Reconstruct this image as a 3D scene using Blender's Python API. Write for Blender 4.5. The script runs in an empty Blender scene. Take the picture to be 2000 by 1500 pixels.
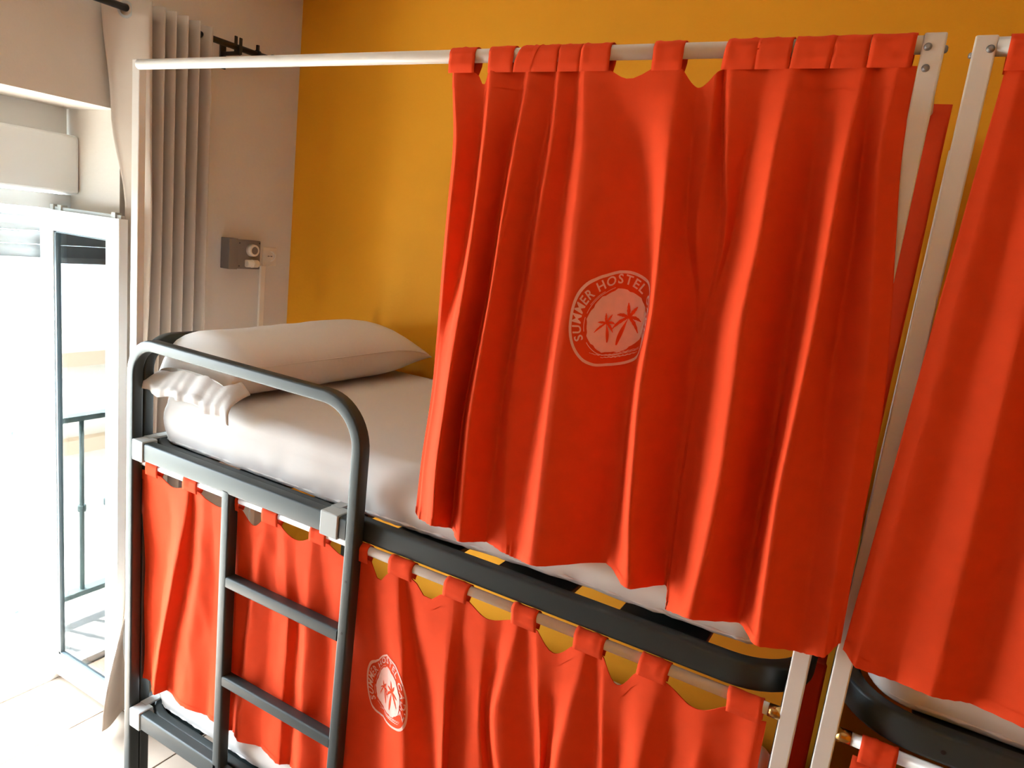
import bpy, bmesh, math, random
from mathutils import Vector, Matrix, noise

random.seed(7)
scene = bpy.context.scene
col = scene.collection
PI = math.pi

# ------------------------------------------------------------------ camera
cam_d = bpy.data.cameras.new('camera')
cam = bpy.data.objects.new('camera', cam_d)
col.objects.link(cam)
cam_d.sensor_fit = 'HORIZONTAL'
cam_d.sensor_width = 36.0
cam_d.lens = 1383.55 / 2000 * 36.0
cam_d.clip_start = 0.02
_right = Vector((0.86303496, 0.49209, 0.11409681))
_down = Vector((0.19481303, -0.11583834, -0.97397606))
_fwd = Vector((-0.46606709, 0.86280294, -0.19583808))
cam.matrix_world = Matrix(((_right.x, -_down.x, -_fwd.x, 2.0275),
                           (_right.y, -_down.y, -_fwd.y, -1.32),
                           (_right.z, -_down.z, -_fwd.z, 2.02),
                           (0, 0, 0, 1)))
scene.camera = cam

# ------------------------------------------------------------------ light
world = bpy.data.worlds.new('sky')
scene.world = world
world.use_nodes = True
_bg = world.node_tree.nodes['Background']
_bg.inputs[0].default_value = (0.76, 0.89, 1.0, 1)
_bg.inputs[1].default_value = 26.0

sun_d = bpy.data.lights.new('sun_offscreen', 'SUN')
sun_d.energy = 70.0
sun_d.angle = 0.009
sun_d.color = (1.0, 0.96, 0.90)
sun = bpy.data.objects.new('sun_offscreen', sun_d)
col.objects.link(sun)
sun.location = (-6.5, 1.5, 18.0)      # high over the street, beyond the balcony door
sun.rotation_euler = Vector((0.30, -0.10, -0.95)).to_track_quat('-Z', 'Y').to_euler()

scene.view_settings.view_transform = 'Standard'
scene.view_settings.look = 'None'
scene.view_settings.gamma = 1.0
scene.view_settings.use_curve_mapping = False
scene.view_settings.exposure = 0.30

# ------------------------------------------------------------------ helpers
def srgb(r, g, b):
    f = lambda c: (c / 255 / 12.92) if c / 255 <= 0.04045 else ((c / 255 + 0.055) / 1.055) ** 2.4
    return (f(r), f(g), f(b), 1)

def material(name, rgb, rough=0.6, metal=0.0, vary=0.0, vscale=6.0, bump=0.0, bscale=80.0, translucent=0.0, sheen=0.0, spec=0.5):
    m = bpy.data.materials.new(name)
    m.use_nodes = True
    nt = m.node_tree
    p = nt.nodes['Principled BSDF']
    out = nt.nodes['Material Output']
    p.inputs['Roughness'].default_value = rough
    p.inputs['Metallic'].default_value = metal
    p.inputs['Specular IOR Level'].default_value = spec
    c = srgb(*rgb)
    p.inputs['Base Color'].default_value = c
    tc = nt.nodes.new('ShaderNodeTexCoord')
    colour = None
    if vary:
        n = nt.nodes.new('ShaderNodeTexNoise')
        n.inputs['Scale'].default_value = vscale
        n.inputs['Detail'].default_value = 5
        nt.links.new(tc.outputs['Object'], n.inputs['Vector'])
        r = nt.nodes.new('ShaderNodeValToRGB')
        r.color_ramp.elements[0].position = 0.3
        r.color_ramp.elements[1].position = 0.7
        r.color_ramp.elements[0].color = tuple(x * (1 - vary) for x in c[:3]) + (1,)
        r.color_ramp.elements[1].color = tuple(min(1, x * (1 + vary)) for x in c[:3]) + (1,)
        nt.links.new(n.outputs['Fac'], r.inputs['Fac'])
        nt.links.new(r.outputs['Color'], p.inputs['Base Color'])
        colour = r.outputs['Color']
    if bump:
        n2 = nt.nodes.new('ShaderNodeTexNoise')
        n2.inputs['Scale'].default_value = bscale
        n2.inputs['Detail'].default_value = 4
        nt.links.new(tc.outputs['Object'], n2.inputs['Vector'])
        b = nt.nodes.new('ShaderNodeBump')
        b.inputs['Strength'].default_value = bump
        b.inputs['Distance'].default_value = 0.01
        nt.links.new(n2.outputs['Fac'], b.inputs['Height'])
        nt.links.new(b.outputs['Normal'], p.inputs['Normal'])
    if sheen:
        p.inputs['Sheen Weight'].default_value = sheen
    if translucent:
        t = nt.nodes.new('ShaderNodeBsdfTranslucent')
        t.inputs['Color'].default_value = c
        if colour:
            nt.links.new(colour, t.inputs['Color'])
        mx = nt.nodes.new('ShaderNodeMixShader')
        mx.inputs[0].default_value = translucent
        nt.links.new(p.outputs[0], mx.inputs[1])
        nt.links.new(t.outputs[0], mx.inputs[2])
        nt.links.new(mx.outputs[0], out.inputs['Surface'])
    return m

def glass_material(name):
    m = bpy.data.materials.new(name)
    m.use_nodes = True
    nt = m.node_tree
    nt.nodes.remove(nt.nodes['Principled BSDF'])
    out = nt.nodes['Material Output']
    t = nt.nodes.new('ShaderNodeBsdfTransparent')
    t.inputs[0].default_value = (0.90, 0.95, 0.94, 1)
    g = nt.nodes.new('ShaderNodeBsdfGlossy')
    g.inputs['Roughness'].default_value = 0.01
    f = nt.nodes.new('ShaderNodeFresnel')
    f.inputs['IOR'].default_value = 1.55
    mx = nt.nodes.new('ShaderNodeMixShader')
    nt.links.new(f.outputs[0], mx.inputs[0])
    nt.links.new(t.outputs[0], mx.inputs[1])
    nt.links.new(g.outputs[0], mx.inputs[2])
    nt.links.new(mx.outputs[0], out.inputs['Surface'])
    return m

M = {
    'white_wall': material('cream_plaster', (222, 212, 200), 0.85, vary=0.03, vscale=3, bump=0.08, bscale=60),
    'yellow': material('yellow_paint', (243, 168, 22), 0.75, vary=0.04, vscale=2.5, bump=0.08, bscale=70),
    'ceiling': material('ceiling_paint', (238, 234, 226), 0.9),
    'tile': material('floor_tile', (168, 150, 134), 0.35, vary=0.12, vscale=5),
    'grout': material('tile_grout', (120, 98, 80), 0.9),
    'pvc': material('white_pvc', (236, 240, 240), 0.35),
    'gasket': material('grey_gasket', (96, 108, 114), 0.5),
    'shutter': material('grey_shutter', (200, 206, 208), 0.5),
    'steel_dark': material('anthracite_powder_coat', (40, 48, 48), 0.45, vary=0.06, vscale=12),
    'white_metal': material('white_metal', (232, 226, 220), 0.35),
    'grey_plastic': material('grey_plastic', (176, 180, 178), 0.5),
    'screw': material('steel_screw', (150, 150, 150), 0.3, metal=0.9),
    'brass': material('brass', (190, 150, 90), 0.25, metal=1.0),
    'black': material('black_iron', (22, 20, 22), 0.5),
    'cloth': material('coral_cotton', (243, 80, 40), 0.85, vary=0.03, vscale=30, bump=0.05, bscale=500, translucent=0.14, spec=0.15),
    'print': material('faded_pink_print', (250, 192, 178), 0.85, vary=0.04, vscale=60, spec=0.2),
    'beige_cloth': material('greige_curtain', (206, 190, 174), 0.9, bump=0.05, bscale=400, translucent=0.05, spec=0.2),
    'sheet': material('white_sheet', (226, 220, 215), 0.9, bump=0.12, bscale=14, spec=0.2),
    'pillow': material('white_pillowcase', (226, 220, 215), 0.9, bump=0.15, bscale=18, spec=0.2),
    'wood': material('pine_slat', (206, 140, 66), 0.6, vary=0.1, vscale=14),
    'box_grey': material('grey_lamp_box', (128, 116, 108), 0.6),
    'socket': material('ivory_plastic', (238, 226, 208), 0.4),
    'iron': material('railing_iron', (120, 140, 138), 0.5, vary=0.15, vscale=40),
    'facade': material('facade_plaster', (226, 218, 198), 0.9, vary=0.04, vscale=0.7),
    'facade_trim': material('facade_trim', (196, 170, 140), 0.9),
    'concrete': material('balcony_slab', (186, 184, 178), 0.8, vary=0.08, vscale=6),
    'glass': glass_material('window_glass'),
}

def link_mesh(name, verts, faces, mat, parent=None, smooth=False):
    me = bpy.data.meshes.new(name)
    me.from_pydata([tuple(v) for v in verts], [], faces)
    me.update()
    o = bpy.data.objects.new(name, me)
    col.objects.link(o)
    if mat is not None:
        me.materials.append(M[mat] if isinstance(mat, str) else mat)
    if smooth:
        for p in me.polygons:
            p.use_smooth = True
    if parent is not None:
        o.parent = parent
    return o

def from_bm(name, bm, mat, parent=None, smooth=False, bevel=0.0, segs=2):
    if bevel:
        bmesh.ops.bevel(bm, geom=list(bm.edges), offset=bevel, segments=segs, profile=0.5, affect='EDGES', clamp_overlap=True)
    bmesh.ops.recalc_face_normals(bm, faces=bm.faces)
    me = bpy.data.meshes.new(name)
    bm.to_mesh(me)
    bm.free()
    o = bpy.data.objects.new(name, me)
    col.objects.link(o)
    me.materials.append(M[mat] if isinstance(mat, str) else mat)
    if smooth:
        for p in me.polygons:
            p.use_smooth = True
        md = None
    if parent is not None:
        o.parent = parent
    return o

def add_box(bm, x0, x1, y0, y1, z0, z1):
    vs = [bm.verts.new(p) for p in ((x0, y0, z0), (x1, y0, z0), (x1, y1, z0), (x0, y1, z0), (x0, y0, z1), (x1, y0, z1), (x1, y1, z1), (x0, y1, z1))]
    for f in ((0, 3, 2, 1), (4, 5, 6, 7), (0, 1, 5, 4), (1, 2, 6, 5), (2, 3, 7, 6), (3, 0, 4, 7)):
        bm.faces.new([vs[i] for i in f])

def box(name, b, mat, parent=None, bevel=0.0, segs=2):
    bm = bmesh.new()
    add_box(bm, *b)
    return from_bm(name, bm, mat, parent, bevel=bevel, segs=segs, smooth=False)

def add_cyl(bm, p0, p1, r0, r1=None, n=20, caps=True):
    r1 = r0 if r1 is None else r1
    p0, p1 = Vector(p0), Vector(p1)
    d = (p1 - p0).normalized()
    a = d.orthogonal().normalized()
    b = d.cross(a)
    ring = lambda p, r: [bm.verts.new(p + (a * math.cos(2 * PI * k / n) + b * math.sin(2 * PI * k / n)) * r) for k in range(n)]
    A, B = ring(p0, r0), ring(p1, r1)
    for k in range(n):
        f = bm.faces.new((A[k], A[(k + 1) % n], B[(k + 1) % n], B[k]))
        f.smooth = True
    if caps:
        bm.faces.new(A[::-1])
        bm.faces.new(B)

def cyl(name, p0, p1, r, mat, parent=None, n=20, r1=None):
    bm = bmesh.new()
    add_cyl(bm, p0, p1, r, r1, n)
    return from_bm(name, bm, mat, parent)

def section(a, b, r, k=3):
    """rounded rectangle, half sizes a, b"""
    pts = []
    for cx, cy, a0 in ((a - r, b - r, 0), (-a + r, b - r, 90), (-a + r, -b + r, 180), (a - r, -b + r, 270)):
        for i in range(k + 1):
            t = math.radians(a0 + 90 * i / k)
            pts.append((cx + r * math.cos(t), cy + r * math.sin(t)))
    return pts

def sweep(name, path, up, a, b, r, mat, parent=None, closed=False):
    """sweep a rounded rectangle along a planar path; 'up' is the plane's normal (b runs along it)"""
    up = Vector(up)
    sec = section(a, b, r)
    P = [Vector(p) for p in path]
    n = len(P)
    verts, faces = [], []
    for i, p in enumerate(P):
        t0 = (P[i] - P[i - 1]).normalized() if i > 0 else (P[1] - P[0]).normalized()
        t1 = (P[i + 1] - P[i]).normalized() if i < n - 1 else t0
        t = (t0 + t1).normalized()
        side = t.cross(up).normalized()
        k = 1 / max(0.5, math.sqrt((1 + t0.dot(t1)) / 2))
        for (u, v) in sec:
            verts.append(p + side * u * k + up * v)
    m = len(sec)
    for i in range(n - 1):
        for j in range(m):
            faces.append((i * m + j, i * m + (j + 1) % m, (i + 1) * m + (j + 1) % m, (i + 1) * m + j))
    faces.append(tuple(range(m))[::-1])
    faces.append(tuple((n - 1) * m + j for j in range(m)))
    o = link_mesh(name, verts, faces, mat, parent)
    bm = bmesh.new()
    bm.from_mesh(o.data)
    bmesh.ops.recalc_face_normals(bm, faces=bm.faces)
    bm.to_mesh(o.data)
    bm.free()
    for p in o.data.polygons:
        p.use_smooth = True
    o.data.set_sharp_from_angle(angle=math.radians(40))
    return o

def arc(c, r, a0, a1, n, f):
    return [f(c[0] + r * math.cos(math.radians(a0 + (a1 - a0) * i / n)), c[1] + r * math.sin(math.radians(a0 + (a1 - a0) * i / n))) for i in range(n + 1)]

def thing(name, label, cat, group=None, loc=(0, 0, 0)):
    o = bpy.data.objects.new(name, None)
    o.empty_display_size = 0.1
    col.objects.link(o)
    o.location = loc
    return tag(o, label, cat, group)

def tag(o, label, cat, group=None):
    o['label'] = label
    o['category'] = cat
    if group:
        o['group'] = group
    return o

def struct(o, label=None, cat=None):
    o['kind'] = 'structure'
    if label:
        o['label'] = label
        o['category'] = cat
    return o

def smoothstep(t):
    return t * t * (3 - 2 * t)

def catmull(vals, t):
    """vals at uniform knots, t in 0..1"""
    n = len(vals) - 1
    f = min(max(t, 0), 1) * n
    i = min(int(f), n - 1)
    u = f - i
    p0 = vals[max(i - 1, 0)]; p1 = vals[i]; p2 = vals[i + 1]; p3 = vals[min(i + 2, n)]
    return 0.5 * ((2 * p1) + (-p0 + p2) * u + (2 * p0 - 5 * p1 + 4 * p2 - p3) * u * u + (-p0 + 3 * p1 - 3 * p2 + p3) * u ** 3)

# ------------------------------------------------------------------ room shell
XW, YB, ZC = -0.49, 1.06, 3.0          # window wall, yellow wall, ceiling
XR, YF = 4.6, -3.6
OPEN = [(-1.15, 0.25)]                 # balcony door in the window wall
ZL = 2.31
bm = bmesh.new()
WX0 = XW - 0.38
add_box(bm, WX0, XW, OPEN[0][1], YB + 0.2, 0, ZC)
add_box(bm, WX0, XW, YF - 0.2, OPEN[0][0], 0, ZC)
for a, b in OPEN:
    add_box(bm, WX0, XW, a, b, ZL, ZC)
struct(from_bm('wall_left', bm, 'white_wall'), 'cream plastered wall with the balcony door opening', 'wall')
struct(box('wall_back', (XW, XR + 0.2, YB, YB + 0.2, 0, ZC), 'yellow'), 'mustard yellow painted wall behind the bunk beds', 'wall')
struct(box('wall_right', (XR, XR + 0.2, YF - 0.2, YB, 0, ZC), 'yellow'), 'mustard wall at the far end of the room', 'wall')  # unseen wall; its mustard colour is chosen for warm bounce light
struct(box('wall_front', (XW, XR, YF - 0.2, YF, 0, ZC), 'yellow'), 'mustard wall opposite the bunk beds', 'wall')  # out of view, coloured mustard to warm the fill light
struct(box('ceiling', (WX0, XR + 0.2, YF - 0.2, YB + 0.2, ZC, ZC + 0.15), 'ceiling'), 'plain white ceiling of the dormitory', 'ceiling')
floor = struct(box('floor', (WX0, XR + 0.2, YF - 0.2, YB + 0.2, -0.12, -0.004), 'grout'), 'brown ceramic tiled floor with pale joints', 'floor')
TS = 0.42
tile_me = None
ix = 0
x = XW - 0.385
while x < XR:
    y = YB - TS
    while y > YF - TS:
        if tile_me is None:
            bm = bmesh.new()
            add_box(bm, 0.0025, TS - 0.0025, 0.0025, TS - 0.0025, -0.006, 0.0)
            t = from_bm('tile', bm, 'tile', floor, bevel=0.0012, segs=1)
            tile_me = t.data
        else:
            t = bpy.data.objects.new('tile', tile_me)
            col.objects.link(t)
            t.parent = floor
        t.location = (x, y, 0)
        y -= TS
    x += TS

# ------------------------------------------------------------------ balcony doors
def balcony_door(name, y0, y1, leaf_open):
    w = bpy.data.objects.new(name, None)
    col.objects.link(w)
    struct(w, 'white balcony door with roller shutter box and open glazed leaf' if leaf_open else 'second balcony door with its leaves folded open', 'window')
    fx0, fx1 = -0.865, -0.795
    bm = bmesh.new()
    add_box(bm, fx0, fx1, y1 - 0.075, y1, 0, 2.0)
    add_box(bm, fx0, fx1, y0, y0 + 0.075, 0, 2.0)
    add_box(bm, fx0, fx1, y0 + 0.075, y1 - 0.075, 1.945, 2.0)
    add_box(bm, fx0, fx1, y0 + 0.075, y1 - 0.075, 0.0, 0.03)
    from_bm('frame', bm, 'pvc', w)
    # shutter box under the lintel
    box('shutter_box', (-0.865, -0.735, y0, y1, 2.005, 2.215), 'pvc', w, bevel=0.012, segs=3)
    bm = bmesh.new()
    add_box(bm, -0.865, -0.80, y0 + 0.01, y1 - 0.01, 2.215, ZL)
    from_bm('box_infill', bm, 'pvc', w)
    # roller shutter slats, half lowered, outside the frame
    k = 0
    z = 1.955
    sl = None
    while leaf_open and z > 1.76:
        if sl is None:
            bm = bmesh.new()
            n = 8
            L, Rr = [], []
            prof = [(-0.006 + 0.007 * math.sin(PI * i / n), -0.05 + 0.048 * i / n) for i in range(n + 1)]
            prof += [(-0.010, -0.002), (-0.012, -0.05)]
            va = [bm.verts.new((-0.885 + px, y0 + 0.04, pz)) for px, pz in prof]
            vb = [bm.verts.new((-0.885 + px, y1 - 0.04, pz)) for px, pz in prof]
            for i in range(len(prof)):
                j = (i + 1) % len(prof)
                bm.faces.new((va[i], va[j], vb[j], vb[i]))
            bm.faces.new(va); bm.faces.new(vb[::-1])
            s = from_bm('shutter_slat', bm, 'shutter', w)
            sl = s.data
        else:
            s = bpy.data.objects.new('shutter_slat', sl)
            col.objects.link(s)
            s.parent = w
        s.location = (0, 0, z)
        z -= 0.05
    eb = 1.735 if leaf_open else 1.965
    box('shutter_end_bar', (-0.897, -0.877, y0 + 0.04, y1 - 0.04, eb, eb + 0.022), 'pvc', w, bevel=0.003)
    bm = bmesh.new()
    add_box(bm, -0.90, -0.868, y1 - 0.045, y1 - 0.015, 0.0, 2.0)
    add_box(bm, -0.90, -0.868, y0 + 0.015, y0 + 0.045, 0.0, 2.0)
    from_bm('shutter_guide', bm, 'gasket', w)
    # leaves, opened at right angles into the room
    for ya, sgn in ((y1 - 0.08, 1), (y0 + 0.05, -1)):
        yb = ya + 0.032
        sash = box('sash', (-0.842, -0.842 + 0.001, ya, yb, 0.03, 0.031), 'pvc', w)
        bmx = bmesh.new()
        x0, x1, z0, z1, st = -0.845, -0.365, 0.03, 1.942, 0.075
        add_box(bmx, x0, x0 + st, ya, yb, z0, z1)
        add_box(bmx, x1 - st, x1, ya, yb, z0, z1)
        add_box(bmx, x0 + st, x1 - st, ya, yb, z1 - st, z1)
        add_box(bmx, x0 + st, x1 - st, ya, yb, z0, z0 + st + 0.02)
        bmesh.ops.recalc_face_normals(bmx, faces=bmx.faces)
        bmx.to_mesh(sash.data)
        bmx.free()
        bmx = bmesh.new()
        g = 0.012
        add_box(bmx, x0 + st, x0 + st + g, ya + 0.004, yb - 0.004, z0 + st + 0.02, z1 - st)
        add_box(bmx, x1 - st - g * 0.5, x1 - st, ya + 0.004, yb - 0.004, z0 + st + 0.02, z1 - st)
        add_box(bmx, x0 + st, x1 - st, ya + 0.004, yb - 0.004, z1 - st - g * 0.5, z1 - st)
        add_box(bmx, x0 + st, x1 - st, ya + 0.004, yb - 0.004, z0 + st + 0.02, z0 + st + 0.03)
        from_bm('gasket', bmx, 'gasket', sash)
        bmx = bmesh.new()
        add_box(bmx, x0 + st + 0.002, x1 - st - 0.002, (ya + yb) / 2 - 0.003, (ya + yb) / 2 + 0.003, z0 + st + 0.022, z1 - st - 0.002)
        from_bm('glass_pane', bmx, 'glass', sash)
        bmx = bmesh.new()
        add_box(bmx, x0 + 0.02, x1 - 0.004, (ya + yb) / 2 - 0.006, (ya + yb) / 2 + 0.006, z1, z1 + 0.012)
        for hx in (x0 + 0.05, x0 + 0.10, x1 - 0.05):
            add_box(bmx, hx, hx + 0.022, ya + 0.004, yb - 0.004, z1, z1 + 0.02)
        from_bm('lock_rail', bmx, 'grey_plastic', sash)
    return w

balcony_door('window_1', *OPEN[0], True)

# a portal emits nothing: it only guides the sampling of the sky through the balcony door
for a, b in OPEN:
    ld = bpy.data.lights.new('window_left_offscreen', 'AREA')
    ld.shape = 'RECTANGLE'
    ld.size = 2.3
    ld.size_y = b - a
    ld.cycles.is_portal = True
    lo = bpy.data.objects.new('window_left_offscreen', ld)
    col.objects.link(lo)
    lo.location = (WX0 - 0.06, (a + b) / 2, 1.15)
    lo.rotation_euler = (0, -PI / 2, 0)

# ------------------------------------------------------------------ outside
struct(box('balcony_floor', (-1.35, WX0, -4.0, 1.4, -0.16, -0.02), 'concrete'), 'pale balcony slab outside the door', 'balcony')
rl = thing('balcony_railing', 'green-grey wrought iron balcony railing outside the door', 'railing')
for z in (1.0, 0.12):
    box('rail', (-1.225, -1.175, -3.9, 1.3, z - 0.012, z + 0.012), 'iron', rl)
bal_me = None
y = 0.225
ys = [0.225 - 0.125 * k for k in range(-8, 33)]
for y in ys:
    if bal_me is None:
        bm = bmesh.new()
        add_cyl(bm, (0, 0, 0.12), (0, 0, 1.0), 0.010, n=10)
        add_cyl(bm, (0, 0, 0.535), (0, 0, 0.55), 0.018, n=10)
        add_cyl(bm, (0, 0, 0.55), (0, 0, 0.565), 0.018, n=10)
        b = from_bm('baluster', bm, 'iron', rl)
        bal_me = b.data
    else:
        b = bpy.data.objects.new('baluster', bal_me)
        col.objects.link(b)
        b.parent = rl
    b.location = (-1.2, y, 0)
for y in (-3.85, -1.45, 1.25):
    box('post', (-1.22, -1.18, y, y + 0.04, -0.02, 1.0), 'iron', rl)
fb = thing('facing_building', 'pale cream facade across the street with horizontal mouldings', 'building', loc=(-9, 0, -10))
def fpart(name, b, mat):
    o = box(name, b, mat, fb)
    return o
fpart('facade_wall', (-3, 0, -16, 16, 0, 9.6), 'facade')
for z in (1.2, 4.6, 8.0, 9.4):
    fpart('moulding', (0, 0.18, -16, 16, z, z + 0.22), 'facade_trim')
for fl in (1.9, 5.3):
    for k in range(-5, 6):
        fr = fpart('window', (0, 0.06, k * 2.9 - 0.6, k * 2.9 + 0.6, fl, fl + 2.0), 'facade_trim')
        o = box('pane', (0.06, 0.07, k * 2.9 - 0.5, k * 2.9 + 0.5, fl + 0.1, fl + 1.9), 'shutter', fr)
struct(box('street', (-9, -1.4, -16, 16, -10.2, -10.0), 'concrete'), 'street pavement far below the balcony', 'street')

# ------------------------------------------------------------------ window curtain rod and curtain
rod = thing('window_curtain_rod', 'black metal curtain rod above the balcony door', 'curtain rod')
cyl('rod', (-0.40, -1.35, 2.625), (-0.40, 0.815, 2.625), 0.0115, 'black', rod)
for y in (0.66, -1.2):
    bm = bmesh.new()
    add_box(bm, XW, -0.39, y - 0.006, y + 0.006, 2.598, 2.612)
    add_box(bm, -0.414, -0.386, y - 0.007, y + 0.007, 2.600, 2.626)
    add_box(bm, -0.416, -0.411, y - 0.007, y + 0.007, 2.60, 2.668)
    add_box(bm, -0.389, -0.384, y - 0.007, y + 0.007, 2.60, 2.660)
    add_box(bm, XW - 0.002, XW + 0.006, y - 0.014, y + 0.014, 2.55, 2.65)
    from_bm('bracket', bm, 'black', rod, bevel=0.0015, segs=1)
bm = bmesh.new()
add_cyl(bm, (-0.40, 0.745, 2.625), (-0.40, 0.76, 2.625), 0.016)
add_box(bm, -0.405, -0.395, 0.748, 0.757, 2.63, 2.66)
from_bm('stop_ring', bm, 'black', rod)
bm = bmesh.new()
for y0, y1, r0, r1 in ((0.812, 0.825, 0.012, 0.020), (0.825, 0.850, 0.020, 0.022), (0.850, 0.870, 0.022, 0.010)):
    add_cyl(bm, (-0.40, y0, 2.625), (-0.40, y1, 2.625), r0, r1)
from_bm('finial', bm, 'black', rod)

wc = thing('window_curtain', 'long greige eyelet curtain bunched beside the balcony door', 'curtain')
TOPP = [(-.470, .170), (-.325, .255), (-.450, .272), (-.335, .310), (-.450, .322), (-.335, .352), (-.450, .370), (-.335, .398), (-.450, .420), (-.338, .447), (-.450, .470), (-.358, .515)]
MIDP = [(-.430, .232), (-.322, .262)] + TOPP[2:]
BOTP = [(-.360, .215), (-.300, .075), (-.400, .225), (-.325, .250), (-.440, .300), (-.33, .34), (-.45, .37), (-.33, .40), (-.45, .43), (-.335, .46), (-.45, .49), (-.35, .54)]
ZK = [2.655, 2.30, 1.98, 1.90, 0.75, 0.04]
KP = [TOPP, [(a[0] * .6 + b[0] * .4, a[1] * .6 + b[1] * .4) for a, b in zip(TOPP, MIDP)], MIDP, MIDP, [(a[0] * .75 + b[0] * .25, a[1] * .75 + b[1] * .25) for a, b in zip(MIDP, BOTP)], BOTP]
def curtain_row(z):
    for i in range(len(ZK) - 1):
        if ZK[i] >= z >= ZK[i + 1]:
            t = smoothstep((ZK[i] - z) / (ZK[i] - ZK[i + 1]))
            return [(a[0] + (b[0] - a[0]) * t, a[1] + (b[1] - a[1]) * t) for a, b in zip(KP[i], KP[i + 1])]
verts, faces = [], []
NR, SUB = 48, 8
for r in range(NR + 1):
    z = 2.655 + (0.04 - 2.655) * r / NR
    P = curtain_row(z)
    for i in range(len(P) - 1):
        for s in range(SUB + (1 if i == len(P) - 2 else 0)):
            t = s / SUB
            e = 0.5 - 0.5 * math.cos(PI * t)
            # x runs eased, y linear: rounded pleats
            verts.append((P[i][0] + (P[i + 1][0] - P[i][0]) * e, P[i][1] + (P[i + 1][1] - P[i][1]) * t, z))
NCc = len(verts) // (NR + 1)
for r in range(NR):
    for c in range(NCc - 1):
        faces.append((r * NCc + c, (r + 1) * NCc + c, (r + 1) * NCc + c + 1, r * NCc + c + 1))
o = link_mesh('drape', verts, faces, 'beige_cloth', wc, True)
md = o.modifiers.new('thick', 'SOLIDIFY'); md.thickness = 0.002
for y in (0.2115, 0.2635):
    bm = bmesh.new()
    n = 20
    d = Vector((0.145, 0.085, 0)).normalized() if y < 0.22 else Vector((-0.12, 0.02, 0)).normalized()
    nrm = Vector((d.y, -d.x, 0))
    c = Vector((-0.40, y, 2.62))
    prev = None
    rings = []
    for ro, off in ((0.019, 0.003), (0.027, 0.003), (0.027, -0.003), (0.019, -0.003)):
        rings.append([bm.verts.new(c + nrm * off + (d * math.cos(2 * PI * k / n) + Vector((0, 0, 1)) * math.sin(2 * PI * k / n)) * ro) for k in range(n)])
    for a in range(4):
        A, B = rings[a], rings[(a + 1) % 4]
        for k in range(n):
            bm.faces.new((A[k], A[(k + 1) % n], B[(k + 1) % n], B[k]))
    from_bm('eyelet', bm, 'grey_plastic', wc)

# ------------------------------------------------------------------ wall fittings
rb = thing('reading_lamp_box', 'small grey wall box with round lamp and white rocker', 'wall lamp')
box('housing', (XW, -0.44, 0.70, 0.845, 1.778, 1.898), 'box_grey', rb, bevel=0.003)
box('side_panel', (XW, -0.437, 0.682, 0.726, 1.776, 1.902), 'box_grey', rb, bevel=0.002)  # side piece of the box, same grey as the housing
bm = bmesh.new()
add_cyl(bm, (-0.44, 0.796, 1.858), (-0.418, 0.796, 1.858), 0.027, 0.024, 28)
o = from_bm('lamp_ring', bm, 'socket', rb)
bm = bmesh.new()
add_cyl(bm, (-0.418, 0.796, 1.858), (-0.4165, 0.796, 1.858), 0.016, 0.015, 24)
from_bm('lamp_lens', bm, 'box_grey', o)
bm = bmesh.new()
add_cyl(bm, (-0.432, 0.765, 1.802), (-0.432, 0.825, 1.802), 0.016, None, 20)
add_cyl(bm, (-0.428, 0.790, 1.802), (-0.428, 0.824, 1.800), 0.0175, 0.012, 20)
from_bm('rocker', bm, 'socket', rb, bevel=0.004)
for y, z in ((0.735, 1.885), (0.838, 1.888), (0.735, 1.79)):
    cyl('screw', (-0.44, y, z), (-0.4385, y, z), 0.003, 'black', rb, 10)
so = thing('wall_socket', 'ivory round power socket on the cream wall', 'socket')
box('plate', (XW, XW + 0.004, 0.900, 0.976, 1.790, 1.872), 'socket', so, bevel=0.0015)
bm = bmesh.new()
n = 28
c = Vector((XW + 0.0102, 0.938, 1.833))
R1 = [bm.verts.new(c + Vector((0.0025, math.cos(2 * PI * k / n) * 0.026, math.sin(2 * PI * k / n) * 0.026))) for k in range(n)]
R2 = [bm.verts.new(c + Vector((0.0025, math.cos(2 * PI * k / n) * 0.022, math.sin(2 * PI * k / n) * 0.022))) for k in range(n)]
R3 = [bm.verts.new(c + Vector((-0.0055, math.cos(2 * PI * k / n) * 0.020, math.sin(2 * PI * k / n) * 0.020))) for k in range(n)]
for A, B in ((R1, R2), (R2, R3)):
    for k in range(n):
        bm.faces.new((A[k], A[(k + 1) % n], B[(k + 1) % n], B[k]))
bm.faces.new(R3)
from_bm('cup', bm, 'socket', so)
for dy in (-0.0095, 0.0, 0.0095):
    cyl('pin_hole', (XW + 0.0044, 0.938 + dy, 1.833), (XW + 0.0062, 0.938 + dy, 1.833), 0.0026 if dy else 0.0018, 'black', so, 10)
tag(box('cable_channel', (XW, XW + 0.012, 0.886, 0.912, 0.02, 1.79), 'socket', bevel=0.002), 'pale vertical cable channel below the wall socket', 'cable channel')

# ------------------------------------------------------------------ bunk bed, beside the window
RZ0, RZ1 = 1.232, 1.290                # upper side rail
def rounded_rail(name, x0, x1, yf, yb, zc, hz, hy, rr, mat, parent, ends=(True, True)):
    """bed rail ring in plan: front run, rounded corners, runs back to the wall side"""
    f = lambda a, b: (a, b, zc)
    path = [(x0, yb, zc)]
    path += arc((x0 + rr, yf + rr), rr, 180, 270, 10, f)
    path += arc((x1 - rr, yf + rr), rr, 270, 360, 10, f)
    path += [(x1, yb, zc)]
    return sweep(name, path, (0, 0, 1), hy, hz, 0.008, mat, parent)

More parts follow.
